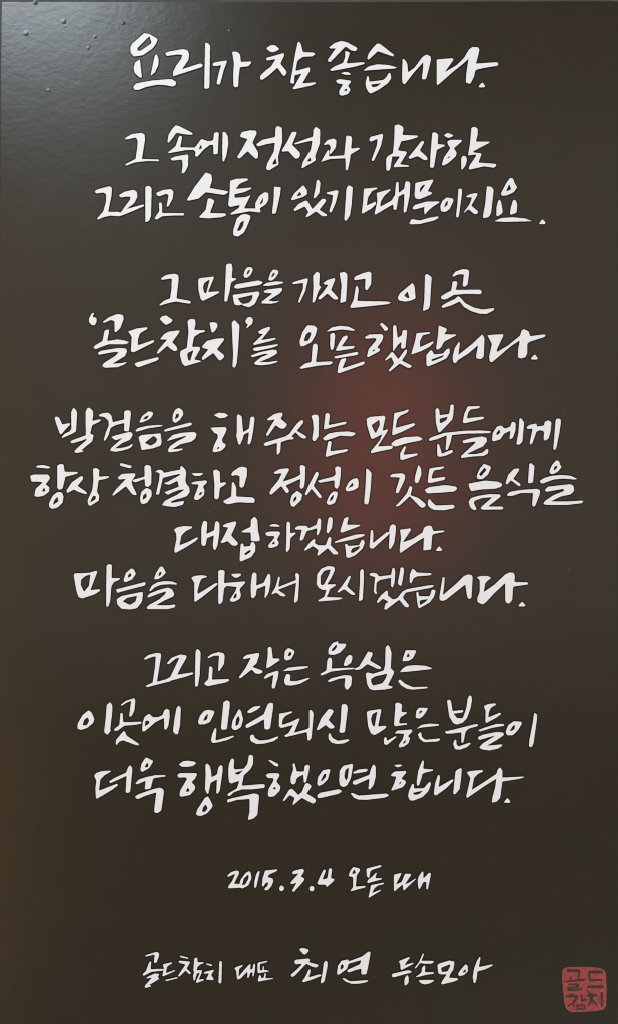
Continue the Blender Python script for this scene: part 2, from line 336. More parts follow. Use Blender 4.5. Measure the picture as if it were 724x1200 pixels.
# ---------------------------------------------------------------- lettering
LETTERS = r"""
T 145 35
@요
P 50,125 62,100 148,24 185,30 243,65 235,95 210,130 140,180 75,190 52,165
H 98,132 185,45 200,95 125,148 102,150
P 118,208 132,338 115,338 80,305 72,270 85,230
P 235,170 250,205 248,250 225,300 192,328 222,185
P 70,405 90,380 200,360 340,348 375,370 370,393 350,402 300,392 240,388 160,405 110,425 78,425
@리
P 296,165 320,155 420,137 455,145 466,175 460,215 415,280 545,238 562,248 560,262 450,298 350,330 352,300 370,260 410,205 418,178 385,175 305,186
P 578,90 600,97 614,112 608,410 595,418 572,415
T 255 35
@가
P -34,242 -20,232 60,218 70,222 45,290 20,385 5,388 -5,382 12,300 28,250 -10,258 -30,256
P 105,157 130,155 150,162 163,180 166,228 238,225 242,232 222,258 160,265 152,330 148,400 135,408 115,402 112,330 118,240
@참
P 345,132 375,110 405,108 438,134 430,145 395,160 370,155
P 345,200 470,165 472,185 445,240 485,290 490,305 475,328 462,322 425,268 360,325 318,355 302,350 304,325 340,290 380,260 412,208 348,218
P 568,90 578,84 590,100 604,158 680,163 690,172 670,188 605,192 570,215 562,235 552,292 650,265 652,290 600,380 690,372 694,380 660,395 540,422 530,415 545,398 595,310 545,322 543,382 520,378 515,370 530,290 550,170
T 370 35
@좋
P 92,125 130,95 175,80 215,88 285,125 292,138 275,153 245,145 208,118 100,230 85,225 82,213 140,132 95,132
P 205,150 230,158 238,165 215,238 340,230 342,242 270,262 110,292 95,285 130,260 190,235 205,195
P 172,310 200,298 230,302 248,318 215,320
P 140,358 165,350 245,360 246,372 225,395 243,425 225,455 185,466 165,462 162,435 190,385 148,378
H 195,428 215,415 222,430 205,435
@습
P 360,205 370,170 400,130 430,98 450,100 520,155 550,178 545,190 520,182 435,152 395,190 370,214
P 332,290 370,260 430,245 510,250 574,268 550,275 440,282
P 362,325 372,332 375,368 430,362 475,355 500,330 512,305 525,308 530,345 505,380 440,425 385,452 370,442 352,410 348,375
H 385,388 460,378 430,402 400,408
T 475 35
@니
P -23,205 -5,215 10,240 15,302 60,270 115,195 145,175 175,190 178,205 160,285 142,350 112,350 120,285 122,230 55,305 -8,387 -23,380 -28,340
@다
P 218,210 330,202 337,212 275,300 360,250 410,200 445,140 470,122 510,125 520,140 510,185 495,240 645,230 654,242 650,255 580,265 505,280 490,290 480,335 455,383 423,375 425,320 442,205 405,240 330,300 225,393 218,390
@.
P 540,372 560,398 555,408 515,408 513,400
T 140 140
@그
P 43,132 90,105 160,95 182,108 184,145 162,280 280,284 286,290 280,296 200,294 110,305 50,328 43,318 118,280 130,190 132,150 118,128 60,142 45,142
@속
P 342,160 350,110 375,70 400,42 430,50 520,97 520,108 500,110 460,105 405,95 385,125 350,168
P 425,118 445,118 446,130 432,198 540,200 540,215 470,218 350,240 345,235 400,190
P 362,278 400,262 485,248 490,258 488,330 465,375 445,385 443,375 450,320 445,285 375,292
T 220 140
@에
P 45,210 100,138 145,155 182,150 190,95 215,90 222,98 215,245 185,248 183,180 160,180 120,210 70,265 55,262 58,228 40,215
H 80,215 97,175 103,205
P 250,90 265,88 285,115 290,170 275,260 258,300 248,295 247,200
@정
P 372,118 385,90 440,78 485,80 490,100 460,165 500,235 498,275 480,278 425,225 370,278 350,268 380,220 425,140 375,125
P 485,178 530,145 620,125 622,65 635,45 668,60 670,160 640,265 645,320 575,362 555,352 565,310 610,230 618,165 560,175 500,192
H 598,320 622,272 632,315
T 330 140
@성
P 0,225 40,160 75,90 105,88 108,100 75,180 130,235 132,260 115,278 95,275 50,225 10,228
P 90,170 220,122 222,75 240,52 270,75 268,170 235,260 240,290 150,345 142,345 150,305 205,215 215,150 95,178
H 180,300 200,265 208,295
@과
P 295,178 320,148 365,135 385,150 380,200 345,245 335,245 345,195 330,175 300,182
P 275,302 325,215 335,222 332,262 440,255 452,130 455,115 490,120 495,140 488,208 545,200 550,210 485,248 480,290 465,360 450,360 448,275 340,280
T 425 140
@감
P 42,150 50,125 135,102 142,112 125,190 75,295 60,292 60,285 95,190 102,138 55,158
P 222,42 250,36 280,52 285,75 276,110 385,115 388,125 340,142 270,155 245,220 305,228 308,240 260,318 320,325 325,335 215,338 215,330 260,262 205,262 192,350 180,365 163,360 162,280 172,262 210,240 220,130
@사
P 318,270 360,220 410,155 428,152 430,165 400,220 450,265 455,288 430,288 385,260 330,280
P 488,95 510,92 530,108 526,175 575,180 578,188 520,215 500,335 490,345 470,338 478,210
@하
P 568,115 595,95 638,112 630,122 600,132
P 592,158 615,145 695,145 698,155 640,205 660,235 655,260 600,310 565,328 555,320 570,270 615,205 600,180
H 590,280 610,258 612,270
T 140 140
@고
P 262,520 310,500 370,493 385,510 380,560 350,615 335,618 345,570 350,535 335,525 285,545 270,540
P 282,590 295,585 305,600 305,662 455,662 465,670 455,680 370,680 305,685 265,710 250,700 270,670 285,650
T 220 140
@소
P -5,572 50,480 130,375 170,390 175,430 158,485 285,508 290,515 260,535 130,515 80,560 10,575
P 145,560 165,558 192,575 160,662 270,665 275,680 240,692 150,700 85,695 85,688 130,640
@통
P 302,435 345,420 425,418 430,430 370,455 342,492 450,482 455,490 400,515 332,530 335,555 410,550 448,535 400,630 490,630 490,640 520,660 440,650 305,675 305,665 365,625 370,605 300,620 288,605 300,500
P 350,700 380,675 410,668 445,680 445,700 420,760 400,800 355,830 325,820 325,780
H 350,790 375,730 400,715 395,750 375,785
@이
P 480,625 480,590 510,540 545,515 572,520 572,570 555,600 510,630 520,655 485,645
H 510,600 535,550 533,585 515,603
P 612,475 660,480 655,530 625,665 600,668 598,660 610,560
T 330 140
@있
P 68,565 90,525 155,465 180,500 182,530 150,550 75,573
H 108,545 130,510 143,535
P 245,430 262,428 272,450 265,520 235,558 222,555 235,500
P 85,640 120,600 172,573 185,580 215,635 285,560 310,565 312,578 265,640 320,675 315,685 285,685 240,650 180,693 170,690 190,655 165,615 95,650
@기
P 312,518 390,500 400,508 380,590 350,658 338,658 333,650 355,580 360,535 320,528
P 470,465 500,480 492,600 480,680 455,718 440,712 445,640 455,490
T 425 140
@때
P 5,490 100,482 102,490 65,505 35,550 25,610 90,580 90,600 60,630 -5,668 -10,660 0,580
P 95,520 190,493 195,500 150,540 125,580 120,618 200,575 225,535 232,445 248,442 250,450 252,520 290,490 298,440 325,440 332,455 328,540 305,655 288,660 285,650 290,560 290,525 250,545 235,640 215,640 212,600 85,675 80,668 100,580
@문
P 368,450 490,425 497,432 455,510 485,515 485,528 400,565 370,560 362,540
H 400,520 400,490 420,465 440,460
P 348,625 365,605 445,582 535,580 540,588 500,612 465,640 435,675 428,640 435,618 365,638 350,635
P 325,735 342,705 400,715 470,695 530,685 533,697 500,715 400,740 330,742
@이
P 545,610 560,575 590,552 635,560 637,580 610,635 580,655 548,650
H 570,625 582,590 598,572 595,605
P 672,490 698,492 698,520 675,690 660,695 655,685 665,600
T 525 150
=하
P 160,0 180,-8 205,5 205,50 192,97 288,97 290,105 175,165 172,173 205,178 228,178 232,190 210,245 335,255 337,270 320,282 250,272 150,295 140,290 150,262 190,205 195,187 140,195 138,190 152,100
P 88,215 100,197 120,200 130,225 120,265 95,298 88,290
@지
P 122,485 150,468 200,460 205,472 160,550 208,590 205,605 185,612 140,575 100,608 150,535 165,490 130,492
P 270,412 305,418 318,440 300,600 285,630 245,640 242,625 258,540
@요
P 368,465 410,385 435,352 455,358 468,395 485,420 460,455 410,478 375,480
H 405,450 428,398 442,435
P 350,515 362,505 372,530 382,590 378,605 345,627 337,620 338,560
P 455,510 472,508 485,540 480,600 440,615 432,605 440,560
P 318,660 370,638 450,632 540,640 592,660 500,662 400,665
@.
P 662,645 685,668 682,680 640,680 640,672
T 100 205
@그
P 72,112 100,100 175,80 192,92 188,150 165,262 245,262 260,285 240,293 180,288 130,300 92,318 86,308 130,260 150,190 150,135 130,125 78,132 72,122
@리
P 240,145 280,120 345,105 368,120 372,155 350,200 295,242 410,210 420,212 418,222 330,260 245,293 240,280 262,255 320,175 322,155 300,153 252,160
P 428,85 455,76 472,95 468,290 455,325 428,336
T 180 310
@그
P 55,98 90,75 150,65 178,75 180,110 165,240 260,258 268,265 260,278 160,262 100,275 48,292 43,285 80,255 120,240 130,170 132,98 60,110
@마
P 318,110 325,98 425,85 430,92 388,195 465,190 470,198 420,225 350,258 335,245 320,180
H 352,160 362,130 400,105 375,205 360,200
P 515,5 525,-5 555,-5 560,30 555,95 585,98 590,103 550,128 540,190 522,262 505,263 503,255 510,120
T 265 310
@음
P 125,75 135,40 155,17 185,22 192,40 175,75 150,95 130,92
H 145,75 155,45 172,35 165,60
P 58,155 75,140 230,113 255,120 262,130 240,145 80,172 60,165
P 48,215 230,190 240,205 205,280 165,303 118,290 120,282 90,290 62,285 55,260
H 85,240 190,215 185,245 165,270 125,280 105,270
@을
P 300,105 315,60 335,35 370,42 372,60 350,95 325,115 305,113
H 320,95 330,65 348,55 340,80
P 258,150 290,130 350,120 400,122 410,130 370,142 300,152
P 265,190 290,178 395,165 400,180 380,205 300,255 340,262 380,255 360,270 320,278 250,275 255,262 330,205 275,200
@가
P 465,132 490,120 575,97 580,105 560,190 520,273 512,270 515,250 545,170 545,130 480,140
P 612,80 640,50 660,65 655,150 670,158 650,190 625,265 607,272 615,160
T 375 310
@지
P 20,132 50,110 100,95 105,108 75,180 125,235 125,247 95,247 50,205 0,248 -15,245 -15,235 20,195 55,145 25,140
P 135,60 170,52 190,68 188,150 180,262 142,273 140,262 150,150
@고
P 236,105 245,85 300,62 345,50 360,60 358,140 330,185 315,175 318,100 245,112
P 250,155 262,150 270,180 260,258 470,262 500,268 480,280 350,295 215,308 210,298 235,250
@이
P 545,235 560,205 650,130 665,155 672,240 640,255 600,263 555,255
H 590,222 615,190 628,235 620,240
T 470 310
P 165,75 180,66 212,90 205,200 200,290 190,315 150,330 160,250
@곳
P 358,80 380,50 430,33 465,35 478,50 465,145 440,160 430,150 440,70 400,70 362,88
P 360,120 385,118 395,130 382,180 550,178 568,190 560,210 450,208 370,215 310,248 280,245 278,225 310,205 350,185
P 285,290 320,270 375,245 400,222 420,240 450,275 510,305 570,318 655,308 650,325 600,350 550,348 490,330 440,300 410,262 350,290 290,308 282,300
T 95 360
@‘
P 60,80 80,42 98,40 85,70 112,75 115,100 100,130 75,125 60,105
@골
P 155,105 200,72 260,48 300,55 305,85 280,150 250,178 240,175 240,100 215,90 165,112
P 170,165 200,155 200,180 188,240 260,228 310,235 345,248 320,262 200,262 150,280 105,298 90,285 100,272 155,240
P 120,325 145,308 270,288 320,292 330,310 315,345 225,400 290,395 330,387 310,405 260,425 170,428 152,418 165,395 245,345 270,318 230,318 130,337
@드
P 335,172 400,150 470,142 475,152 420,185 405,230 405,270 515,232 523,238 515,250 375,320 355,315 362,210
P 380,400 400,390 545,353 555,365 540,378 410,425 395,420
@참
P 558,85 575,65 605,58 652,90 640,108 610,125 595,122
T 180 310
P 48,530 80,490 110,475 188,465 185,480 135,550 165,580 173,605 150,615 115,590 100,575 35,632 25,625 40,600 100,530 60,530
P 243,400 265,383 295,388 300,420 290,462 365,465 370,475 330,485 290,510 275,582 330,582 332,600 290,672 335,680 340,687 290,700 225,720 205,700 188,640 195,610 238,590 250,480
H 240,640 245,625 285,605 262,680 250,680
@치
P 398,410 430,408 452,415 455,440 430,478 415,483 405,450
P 345,580 380,540 440,525 500,520 500,535 450,600 500,640 502,655 475,680 460,672 425,625 350,678 342,660 390,600 350,590
P 555,410 575,392 610,430 600,600 590,700 578,730 560,725 565,640
@’
P 650,400 665,375 690,370 705,390 700,420 660,452 655,450 670,425 655,415
T 265 310
@를
P 228,475 260,455 310,438 315,455 250,535 350,518 355,528 320,540 200,570 192,562 265,490 235,490
P 190,595 210,587 365,563 370,572 330,588 215,612 195,608
P 175,645 240,620 330,602 360,605 362,630 310,660 235,690 300,690 368,680 365,690 320,705 250,713 205,708 200,695 250,655 300,635 280,630 185,657
@오
P 520,545 540,480 575,430 620,432 642,450 630,500 600,550 550,578 525,578
H 550,540 565,495 590,475 600,490 580,540
P 610,570 625,557 642,565 645,590 632,690 745,685 752,695 735,708 650,715 530,738 520,730 560,700 600,690
T 375 310
@픈
P 42,475 80,445 140,433 200,440 243,462 240,470 150,460
P 70,490 95,482 105,500 95,590 82,607 72,598 68,560
P 160,510 190,500 192,520 150,580 240,575 245,583 230,595 115,612 108,605 130,560
P 98,650 260,617 270,628 260,640 110,665 98,660
P 145,670 180,660 182,672 155,735 305,685 315,692 305,708 130,770 120,765 128,710
@했
P 418,420 435,412 478,450 475,465 455,472
P 312,515 345,495 435,492 445,510 435,540 400,590 420,595 420,612 335,657 328,650 340,600 395,535 390,520 320,525
H 362,612 385,598 380,615
P 512,440 520,428 535,432 545,520 575,500 580,465 610,462 612,480 600,590 575,597 568,585 572,545 545,570 515,615 512,610
P 455,675 500,620 512,620 550,670 600,600 612,602 610,625 575,680 645,715 640,728 620,733 560,700 490,758 478,752 520,700 500,655 460,680
T 470 310
@답
P 105,485 200,478 203,488 150,500 130,540 130,585 220,543 228,550 200,580 140,612 68,637 70,625 95,540
P 262,430 320,455 315,475 300,493 385,495 385,502 300,545 280,585 260,602 243,598 255,510
P 175,640 205,605 215,610 230,635 290,630 320,597 338,592 340,625 315,665 240,700 185,722 175,710
H 208,672 300,640 290,655 215,685
@니
P 360,650 375,590 405,545 412,555 400,640 500,560 570,493 585,520 580,650 560,670 530,665 525,650 540,570 470,630 400,675 380,700 362,690
T 540 370
@다
P 182,138 290,130 298,138 250,240 250,258 330,210 415,140 425,105 440,95 475,110 485,145 585,132 595,138 590,150 480,185 465,200 465,270 450,295 420,303 398,295 400,240 412,175 350,215 280,275 215,330 200,325 195,290 215,200
@.
P 518,272 540,300 535,310 493,310 492,300
T 30 475
@발
P 208,90 218,78 240,85 262,135 300,128 320,125 315,140 285,170 255,208 245,200 220,130
P 325,50 340,18 355,25 368,50 360,185 325,205 262,232 258,225 280,200 315,185 328,165
P 428,45 440,20 455,16 480,40 482,70 475,110 530,98 538,105 520,120 475,140 460,200 485,210 475,255 430,290 395,320 415,320 410,328 370,337 352,335 348,325 370,300 400,275 430,250 438,235 400,250 330,270 318,262 330,248 430,212 428,100
@걸
P 520,68 550,55 590,52 612,75 620,120 700,100 700,45 715,35 745,38 748,60 738,150 733,185 705,182 700,180 700,125 640,140 605,160 590,210 568,250 555,250 570,195 592,140 590,110 560,82 525,78
P 608,225 640,212 740,187 758,195 760,215 740,245 690,265 635,305 690,300 730,290 760,270 758,290 730,308 690,320 640,328 600,322 610,300 690,230 640,248
T 125 475
@음
P 235,115 255,75 300,42 330,48 332,65 310,95 260,120 238,122
H 258,102 275,80 302,70 290,95
P 205,180 225,160 290,145 380,138 405,143 385,150 300,162 215,187
P 228,225 250,210 385,198 392,260 385,285 330,305 265,315 250,318 240,270
H 272,265 335,215 362,240 350,265 315,285
@을
P 470,70 485,35 510,16 540,35 546,65 520,105 490,125 470,115
H 485,100 495,60 515,60 510,85
P 405,178 430,165 590,122 607,127 605,137 585,148 415,187
P 428,250 470,210 530,195 620,188 640,200 630,235 600,258 525,275 465,312 540,305 543,312 510,325 445,333 435,320 450,290 500,255 560,225 565,215 490,235 435,252
T 30 475
@항
P 72,438 90,425 130,422 170,432 182,442 160,447
P 35,498 60,490 165,490 178,515 145,560 172,578 170,610 130,640 85,648 65,640 75,590 125,545 85,540 45,540
H 118,610 135,580 145,608
P 228,425 250,414 272,418 280,470 370,470 375,480 340,492 285,505 265,590 240,598 228,585
P 168,695 195,640 230,612 260,615 272,645 265,690 225,725 190,732 172,720
H 195,705 210,665 230,645 235,680
@상
P 290,605 330,545 395,500 412,505 408,525 370,570 430,610 440,625 425,628 375,612 345,595 300,620
P 480,448 500,442 525,455 522,505 590,500 597,508 570,520 520,530 508,610 525,640 520,675 460,712 445,700 442,670 475,600 483,530
H 458,688 480,640 500,640 498,665
T 125 475
@청
P 95,415 105,408 180,428 180,440 165,445 100,428
P 80,512 110,485 205,480 207,495 180,535 185,565 215,625 212,637 185,630 140,572 50,640 42,635 65,600 140,520 90,525
P 185,528 270,505 272,490 270,430 290,420 315,430 320,480 318,560 295,578 275,570 272,520 210,545 190,540
P 240,650 250,610 285,582 320,600 322,640 290,690 255,700 242,685
H 258,670 262,635 285,620 285,650
T 178 540 50
@결
P 60,195 100,160 155,150 185,165 215,205 350,175 490,150 490,100 515,85 575,150 590,200 575,330 585,380 640,450 650,530 600,600 520,630 420,655 330,690 335,715 430,700 550,680 555,690 535,745 400,785 250,770 175,750 230,680 320,630 430,580 530,510 560,485 450,500 340,545 280,578 215,535 280,510 465,440 440,340 340,390 290,408 205,382 280,355 490,238 480,222 350,250 195,290 130,575 75,572 130,330 140,215 100,195
T 125 475
@하
P 600,480 680,478 687,485 660,500 625,500
T 220 475
=하
P 25,548 60,538 135,530 140,545 110,575 122,600 118,635 80,668 50,668 48,650 75,580 80,560 35,558
H 80,638 90,615 105,612 100,632
P 182,462 205,453 230,470 232,550 262,543 278,550 255,570 230,585 222,655 205,668 190,655 192,560
@고
P 308,490 320,470 365,438 395,433 422,445 420,500 400,570 385,585 368,575 370,500 340,492 318,500
P 315,545 328,542 345,580 345,645 460,650 478,665 472,690 440,690 360,685 285,700 258,688 252,678 310,645
@해
P 185,70 220,52 265,55 290,72 265,88 230,92
P 162,158 270,153 278,165 272,190 245,240 250,265 272,275 268,295 240,322 190,333 177,325 190,280 215,230 215,205 190,195
H 205,310 222,290 228,305
P 345,215 350,190 350,70 362,62 385,80 390,150 395,190 435,165 440,130 445,85 470,78 475,100 465,180 450,260 438,278 425,275 435,190 400,205 390,240 372,280 360,275
T 305 475
@주
P 48,98 100,62 145,50 160,55 160,70 145,95 190,132 190,142 170,165 145,165 110,140 60,212 48,218 42,208 70,155 105,100 58,108
P 25,275 40,262 130,235 185,218 205,210 240,230 235,240 200,243 148,260 143,330 125,352 118,342 120,265 45,288 30,285
@시
P 205,205 260,130 290,105 305,105 305,125 260,180 320,215 328,230 310,237 285,225 250,190 215,228 195,235 185,215
P 358,75 380,65 405,68 412,90 410,220 385,255 368,250 365,235 375,170 370,110
@는
P 458,60 478,52 490,70 480,140 600,115 608,122 600,133 490,160 450,172 447,160
P 440,232 480,200 540,188 620,185 670,195 668,208 640,220 560,215 490,240 460,250 445,245
P 478,255 498,252 500,270 492,325 610,310 622,318 600,330 530,345 465,365 458,360 465,320
@정
P 95,475 140,450 200,445 207,455 160,540 250,510 285,490 280,430 295,420 320,432 318,520 310,580 290,592 280,580 285,520 180,568 205,600 200,620 185,620 150,570 80,633 65,622 80,590 130,530 155,480 105,485
P 212,680 225,635 262,603 298,630 290,670 240,718 220,712
H 232,688 240,655 258,640 258,665
@성
P 315,630 345,560 390,472 405,470 412,485 375,570 430,640 430,655 415,657 360,590 328,638
P 400,535 430,525 510,505 530,490 525,440 545,430 568,440 565,500 555,570 540,592 522,580 522,530 420,548
P 465,685 490,630 515,608 545,612 542,640 525,690 490,705 470,700
H 485,680 500,645 518,630 510,665
@이
P 600,585 625,540 655,518 685,515 693,545 690,580 660,600 615,610 600,600
H 620,585 650,545 655,570
T 400 475
P 172,450 182,447 210,478 205,580 190,690 180,702 160,697 158,685 168,560
@모
P 175,95 200,82 300,73 308,85 288,180 325,168 325,180 255,290 350,285 362,290 355,308 270,325 205,340 205,325 270,245 285,205 215,240 205,230 178,140
H 210,140 265,102 268,140 240,198 230,185
@든
P 370,55 440,40 465,28 475,32 465,50 410,75 390,100 380,160 510,125 520,135 510,145 420,190 360,213 355,205
P 348,270 380,245 440,225 540,220 572,235 560,248 460,268 380,292 355,285
P 440,290 455,292 435,350 530,340 540,345 530,355 425,388 412,383 412,340
@깃
P 340,495 360,485 430,480 448,495 445,525 400,620 380,622 382,600 410,510 345,508
P 540,420 560,445 562,490 540,548 522,552 513,535 520,490
P 380,712 420,670 460,620 478,572 492,570 498,585 485,635 540,655 590,695 593,712 575,725 555,720 480,642 410,708 385,718
T 490 475
@분
P 118,30 130,18 145,30 148,70 215,60 225,-5 248,-5 245,60 238,100 195,145 148,193 138,190 120,120
H 148,95 205,80 195,105 155,128 148,118
P 70,240 90,225 180,195 320,180 440,178 500,182 515,188 495,197 340,200 235,210 225,260 205,315 190,318 190,300 198,212 130,240 75,253
P 130,275 142,272 158,320 162,342 230,315 243,318 238,335 190,357 145,365 130,355
@들
P 345,8 425,4 435,12 420,22 365,30 350,50 340,92 455,80 465,88 455,97 400,110 320,128 310,120 322,60
P 308,250 380,230 450,220 480,230 482,255 455,290 390,320 340,345 400,345 450,335 480,308 492,310 490,340 460,358 380,362 300,373 297,360 400,265 400,255 315,270
T 570 475
@에
P 35,240 40,195 70,150 100,142 125,165 165,150 170,125 185,115 202,125 200,180 182,230 165,242 158,235 165,180 120,200 95,240 50,255 38,253
H 62,205 85,170 95,190 75,210
P 228,95 240,90 262,120 250,255 235,275 210,280 208,265 222,190
@게
P 278,155 300,138 350,128 352,150 402,143 408,115 435,105 455,120 450,180 435,235 412,250 400,245 402,185 380,175 350,185 320,270 305,278 300,270 322,165 285,168
P 485,100 500,92 520,98 522,120 510,200 490,300 478,318 468,310 472,260
T 490 475
@든
P 75,448 110,440 175,432 183,440 150,455 110,460 95,490 92,518 180,505 190,512 180,528 90,548 70,550 63,540
P 40,598 75,578 190,563 265,575 272,592 250,610 150,618 60,623
P 65,680 75,658 90,680 120,708 245,703 255,712 248,728 180,742 110,740 75,722 63,700
@음
P 408,500 430,450 460,413 505,430 510,440 490,490 450,522 415,522
H 425,488 465,440 480,455 440,502
P 350,555 380,548 470,532 560,540 590,555 585,575 540,590 440,595 370,608 358,585
P 352,680 370,655 420,640 500,627 575,630 580,645 490,715 590,715 600,725 590,737 450,738 435,730 445,715 520,650 450,655 395,675 388,690 410,735 395,742 370,730 355,700
T 570 475
@식
P 130,550 150,490 190,450 222,445 230,455 185,520 235,555 238,570 220,570 170,530 140,562
P 298,415 310,407 335,430 325,545 305,552 288,548 290,530
P 140,630 160,612 240,598 350,590 375,600 372,630 340,712 325,717 318,705 325,620 240,620 180,640 145,642
@을
P 440,465 460,420 490,388 510,395 515,420 528,435 500,470 465,488 445,483
H 470,465 475,435 490,425 498,440
P 372,535 400,515 450,500 520,492 590,498 640,520 620,525 540,518 470,525 395,553 378,550
P 405,600 430,575 590,557 612,570 615,605 590,630 520,645 450,680 560,680 675,673 682,680 670,692 560,705 430,705 400,700 398,692 410,675 470,635 545,605 540,590 420,612
T 195 600
@대
P 55,125 80,108 130,98 185,102 187,112 140,135 110,165 95,235 160,210 220,178 228,185 210,205 140,250 70,288 60,285 60,260 75,190 72,150
P 250,110 262,68 275,60 292,72 290,115 285,155 340,130 348,70 362,63 378,80 378,140 365,235 348,272 335,262 330,235 338,165 290,185 280,235 265,243 250,230
@접
P 400,95 430,80 490,65 498,75 490,100 460,165 508,218 508,230 490,240 465,235 435,205 395,222 385,215 400,190 440,110 405,105
P 530,140 560,122 598,105 600,55 625,32 645,55 650,130 663,190 662,203 640,208 600,205 598,145 545,145
P 528,225 545,222 550,245 595,240 600,215 620,212 632,235 630,280 600,320 530,350 520,345 523,280
H 552,295 595,265 600,280 560,307
T 300 600
@하
P 97,92 135,83 172,98 165,105 100,102
P 70,145 100,138 165,138 175,150 150,195 165,215 155,240 110,255 88,250 88,235 130,185 130,170 85,170 68,160
H 112,230 128,205 137,225
P 218,75 228,67 243,75 243,150 275,145 285,150 245,185 240,260 222,285 213,278 216,200
@겠
P 275,115 300,97 360,98 370,115 425,90 435,50 445,42 458,55 455,120 440,160 425,165 430,115 360,135 335,195 315,205 310,195 325,125 280,125
P 510,40 530,35 540,50 535,110 510,152 495,145 500,90
P 340,268 380,215 405,190 418,195 412,220 440,235 490,235 510,180 525,175 530,190 525,235 580,290 575,300 545,300 505,255 440,308 428,305 440,270 400,240 350,275
@습
P 592,135 620,45 635,37 652,35 640,90 730,90 737,97 690,115 600,148
P 550,212 600,190 700,160 760,155 768,163 750,175 680,195 580,215 555,220
P 625,225 640,225 650,240 725,235 745,195 760,198 765,220 750,260 700,305 655,325 635,320 632,280
H 665,285 680,255 735,240 720,265 680,290
T 405 600
@니
P 175,125 190,128 193,160 190,220 290,140 302,145 310,100 330,85 350,95 352,130 340,220 315,262 302,258 302,235 308,150 295,165 190,260 168,255 165,240
@다
P 380,125 455,115 460,125 400,215 470,190 540,145 550,110 580,95 605,100 615,135 690,130 698,140 620,155 608,165 600,265 545,272 550,180 470,230 385,290 378,280 380,240 388,180
@.
P 657,240 680,268 675,275 635,275 635,268
T 80 655
@마
P 42,115 48,102 150,98 205,82 210,90 160,220 228,213 230,225 190,250 100,280 75,268 60,220
H 92,185 95,145 125,120 160,110 150,190 115,232
P 275,45 292,35 312,42 310,135 370,135 368,145 325,165 308,195 300,300 285,340 272,335 272,200
@음
P 395,145 410,100 450,65 468,75 482,105 455,145 410,165 395,158
H 425,135 428,110 445,98 450,120
P 340,215 400,200 545,163 552,170 545,188 420,220 350,240
P 345,285 380,262 525,232 532,240 525,300 490,348 440,357 380,352 350,320
H 388,300 420,275 490,260 480,300 440,325
T 195 600
@다
P 178,465 200,452 250,446 290,452 290,460 250,472 238,500 222,560 225,580 350,502 365,503 365,512 320,550 250,605 208,635 200,630 200,500
@해
P 370,415 390,408 415,415 410,502 555,490 562,498 520,545 530,590 520,615 480,635 455,632 450,620 490,560 500,530 430,522 410,540 400,635 378,655 370,645
H 473,612 490,575 500,575 497,605
P 458,440 480,436 530,435 530,450 500,465 480,462
P 598,520 608,440 620,425 640,435 640,470 637,520 690,500 718,440 730,435 738,450 738,500 725,570 705,605 695,607 697,590 703,520 640,545 635,590 615,612 600,600
T 300 600
@서
P 110,580 140,530 160,455 172,460 165,500 160,530 285,480 278,440 290,428 308,445 300,600 295,630 275,643 270,635 285,500 170,545 155,550 210,585 210,597 180,595 145,570 115,583
@모
P 425,510 430,440 460,400 510,380 550,388 555,410 530,465 500,512 560,510 562,520 520,545 510,575 495,600 605,605 610,612 570,622 440,632 435,625 480,600 495,550 470,552 440,535
H 455,510 455,450 480,415 525,405 515,440 480,510 465,520
@시
P 570,565 600,530 655,450 668,452 665,465 640,525 695,575 697,587 675,587 620,545 580,570
T 405 600
P 98,420 112,400 125,412 125,480 118,620 92,632 90,620 98,500
@겠
P 162,440 185,428 220,435 230,455 318,445 325,400 340,392 347,420 342,500 328,537 315,520 318,465 240,480 215,500 212,560 220,575 208,583 195,560 205,460 170,450
P 385,390 405,393 410,410 400,480 390,523 370,515 365,500 375,450
P 215,635 245,590 285,555 295,557 295,590 330,618 360,610 400,560 430,545 570,520 615,515 620,525 600,535 420,570 400,605 445,660 440,675 415,670 375,620 280,692 268,685 280,645 300,635 260,612 225,645
@습
P 448,485 450,440 468,400 480,405 500,428 600,432 605,440 590,448 500,455 475,470 462,505 450,500
P 495,570 508,560 515,595 590,595 605,550 625,548 632,560 620,600 590,640 515,682 508,670 500,620
H 520,655 520,625 580,615 560,635 530,655
T 505 655
@니
P 78,128 92,127 90,180 80,255 180,170 230,120 260,108 285,115 290,130 282,275 265,285 252,270 238,180 150,250 100,290 75,297 58,290 55,270
@다
P 318,128 350,120 400,120 422,135 400,150 380,170 368,235 440,185 520,110 550,95 580,98 588,120 585,162 680,165 683,180 580,195 575,210 570,290 550,315 530,312 520,295 520,170 440,245 380,310 360,322 325,305 322,280 340,230 340,150
@.
P 640,300 665,328 660,335 615,335 615,328
T 85 750
@그
P 508,130 540,105 600,90 628,95 630,110 600,295 690,270 700,290 600,315 530,333 518,325 570,300 585,200 592,115 570,118 515,140
T 195 750
@리
P 5,165 40,125 100,102 145,108 145,125 105,195 80,245 190,228 195,240 130,262 40,285 -10,300 -15,285 30,262 60,200 95,125 70,130 20,172
P 210,75 222,62 240,75 245,95 238,250 225,328 205,328 205,240
@고
P 292,122 320,100 370,85 405,92 415,110 410,170 375,222 368,215 375,110 340,110 298,130
P 305,188 320,185 330,200 325,280 440,275 450,285 420,300 300,325 275,318 270,305 300,275
@작
P 542,125 570,105 655,90 660,100 640,165 610,190 680,215 683,230 655,240 630,235 605,208 530,268 515,270 515,262 560,200 600,125 550,135
T 305 750
P 55,55 70,45 82,55 90,130 135,130 140,142 70,190 45,200 45,180 55,110
P 25,268 50,240 125,215 132,225 125,270 105,340 90,345 82,330 95,245 35,275
@은
P 170,130 175,80 200,55 240,72 245,88 220,135 185,145
H 195,112 210,80 225,95 215,112
P 158,220 200,195 270,187 340,185 340,193 300,205 230,215
